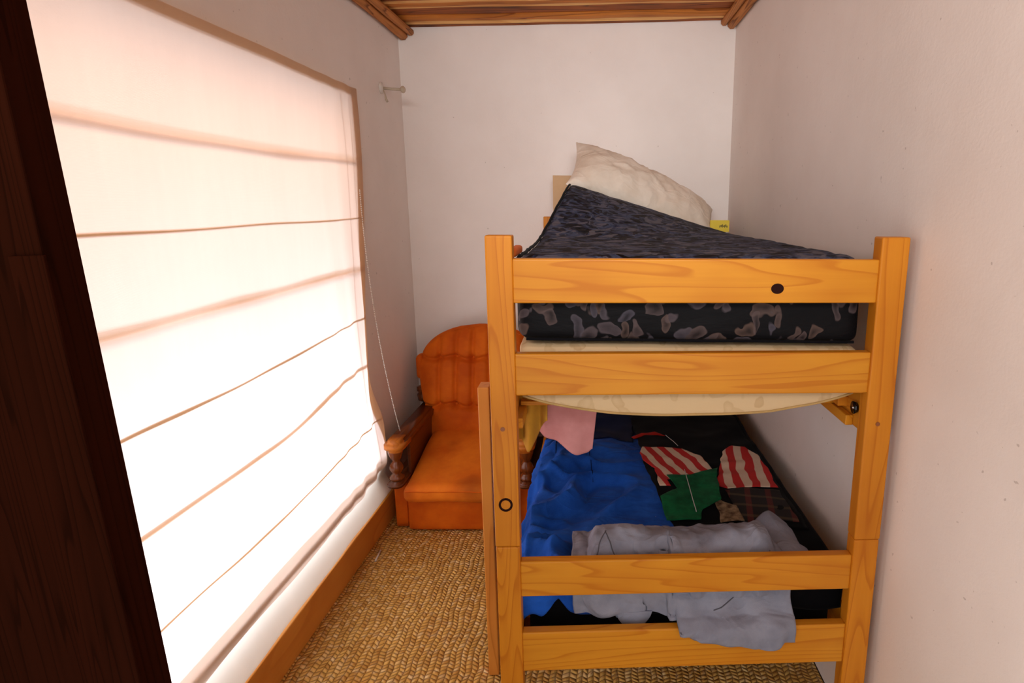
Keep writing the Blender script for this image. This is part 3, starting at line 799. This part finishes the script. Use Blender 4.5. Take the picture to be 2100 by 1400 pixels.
def gb(u, v):
    x = -.095 + .60 * u
    P = gb_path(x); n = len(P) - 1
    k = min(n - 1e-6, v * n); i = int(k); f = k - i
    a = P[max(0, i - 1)]; b = P[i]; c = P[i + 1]; d = P[min(n, i + 2)]
    def cr(p0, p1, p2, p3): return .5 * (2 * p1 + (p2 - p0) * f + (2 * p0 - 5 * p1 + 4 * p2 - p3) * f * f + (3 * p1 - p0 - 3 * p2 + p3) * f ** 3)
    y, z = cr(a[0], b[0], c[0], d[0]), cr(a[1], b[1], c[1], d[1])
    wx, wv = x + .03 * ns(x * 7, v * 3, 1), v + .12 * ns(x * 6, v * 4, 5)
    amp = .018 * sstep(0, .12, v) * sstep(0, .06, u) * sstep(1, .95, u) * (1 if v < .5 else .7)
    wr = ridge(wx * 9 + wv * 3.0, wv * 3.0 - wx * 3, 2) - .4 + .5 * (ridge(wx * 19 - wv * 4, wv * 4, 9) - .4)
    if v > .62: wr = 1.0 * (.35 * math.sin(wx * 50 + 5 * ns(wx * 6, v * 2)) + .5 * ns(wx * 14 + v * 2, v * 2, 4))
    dz = amp * wr
    if v < .55: z += dz * .8; y -= dz * .4
    else: y -= max(-.006, min(.012, dz * 1.3))
    xx = x + (.02 * (v - .6) if v > .6 and x < .1 else 0) + .006 * ns(x * 9, v * 7, 3)
    return Vector((xx, y, z))
sheet('blanket_body', 130, 110, gb, greycloth, GB, .010)
def gline(pts, name='seam'):
    tube(name, [gb(u, v) + Vector((0, -.004, .005)) for u, v in pts], .0016, greyseam, GB, 5)
gline([(.155 + .07 * t + .03 * t * t, .46 + .26 * t) for t in [i / 14 for i in range(15)]])
gline([(.16 - .08 * t, .46 + .20 * t) for t in [i / 12 for i in range(13)]])
gline([(.90 - .02 * t - .24 * t * t, .44 + .25 * t) for t in [i / 14 for i in range(15)]])
# loose end towards the wall
def gend(u, v):
    x = .465 + .10 * u; y = .29 - .22 * v
    z = .585 + .055 * math.sin(math.pi * min(1, u * .9 + .1)) * (1 - .55 * v) * (1 - .5 * u) + .008 * ns(x * 14, y * 14) + .012 * (ridge(x * 12, y * 8) - .4)
    return Vector((x + .02 * v, y, z))
sheet('blanket_corner', 26, 34, gend, greycloth, GB, .006)
def gflap(u, v):
    x = .015 + .10 * u
    z = .470 - .055 * math.sin(math.pi * u) ** .6 * v
    return Vector((x + .01 * v, .056 + .006 * math.sin(u * 9) * v, z))
sheet('blanket_tail', 20, 12, gflap, greycloth, GB, .006)

# --------------------------------------------------- small things
pn = thing('pen', 'white pen lying on the seagrass mat near the skirting', 'pen', (-1.032, 2.50, .0045))
tube('pen_barrel', [(.000, -.048, 0), (.000, .030, 0)], .0042, whiteplastic, pn)
tube('pen_tip', [(0, .030, 0), (0, .050, 0)], [.0042, .001], clearplastic, pn)
pn.rotation_euler = (0, 0, math.radians(5))
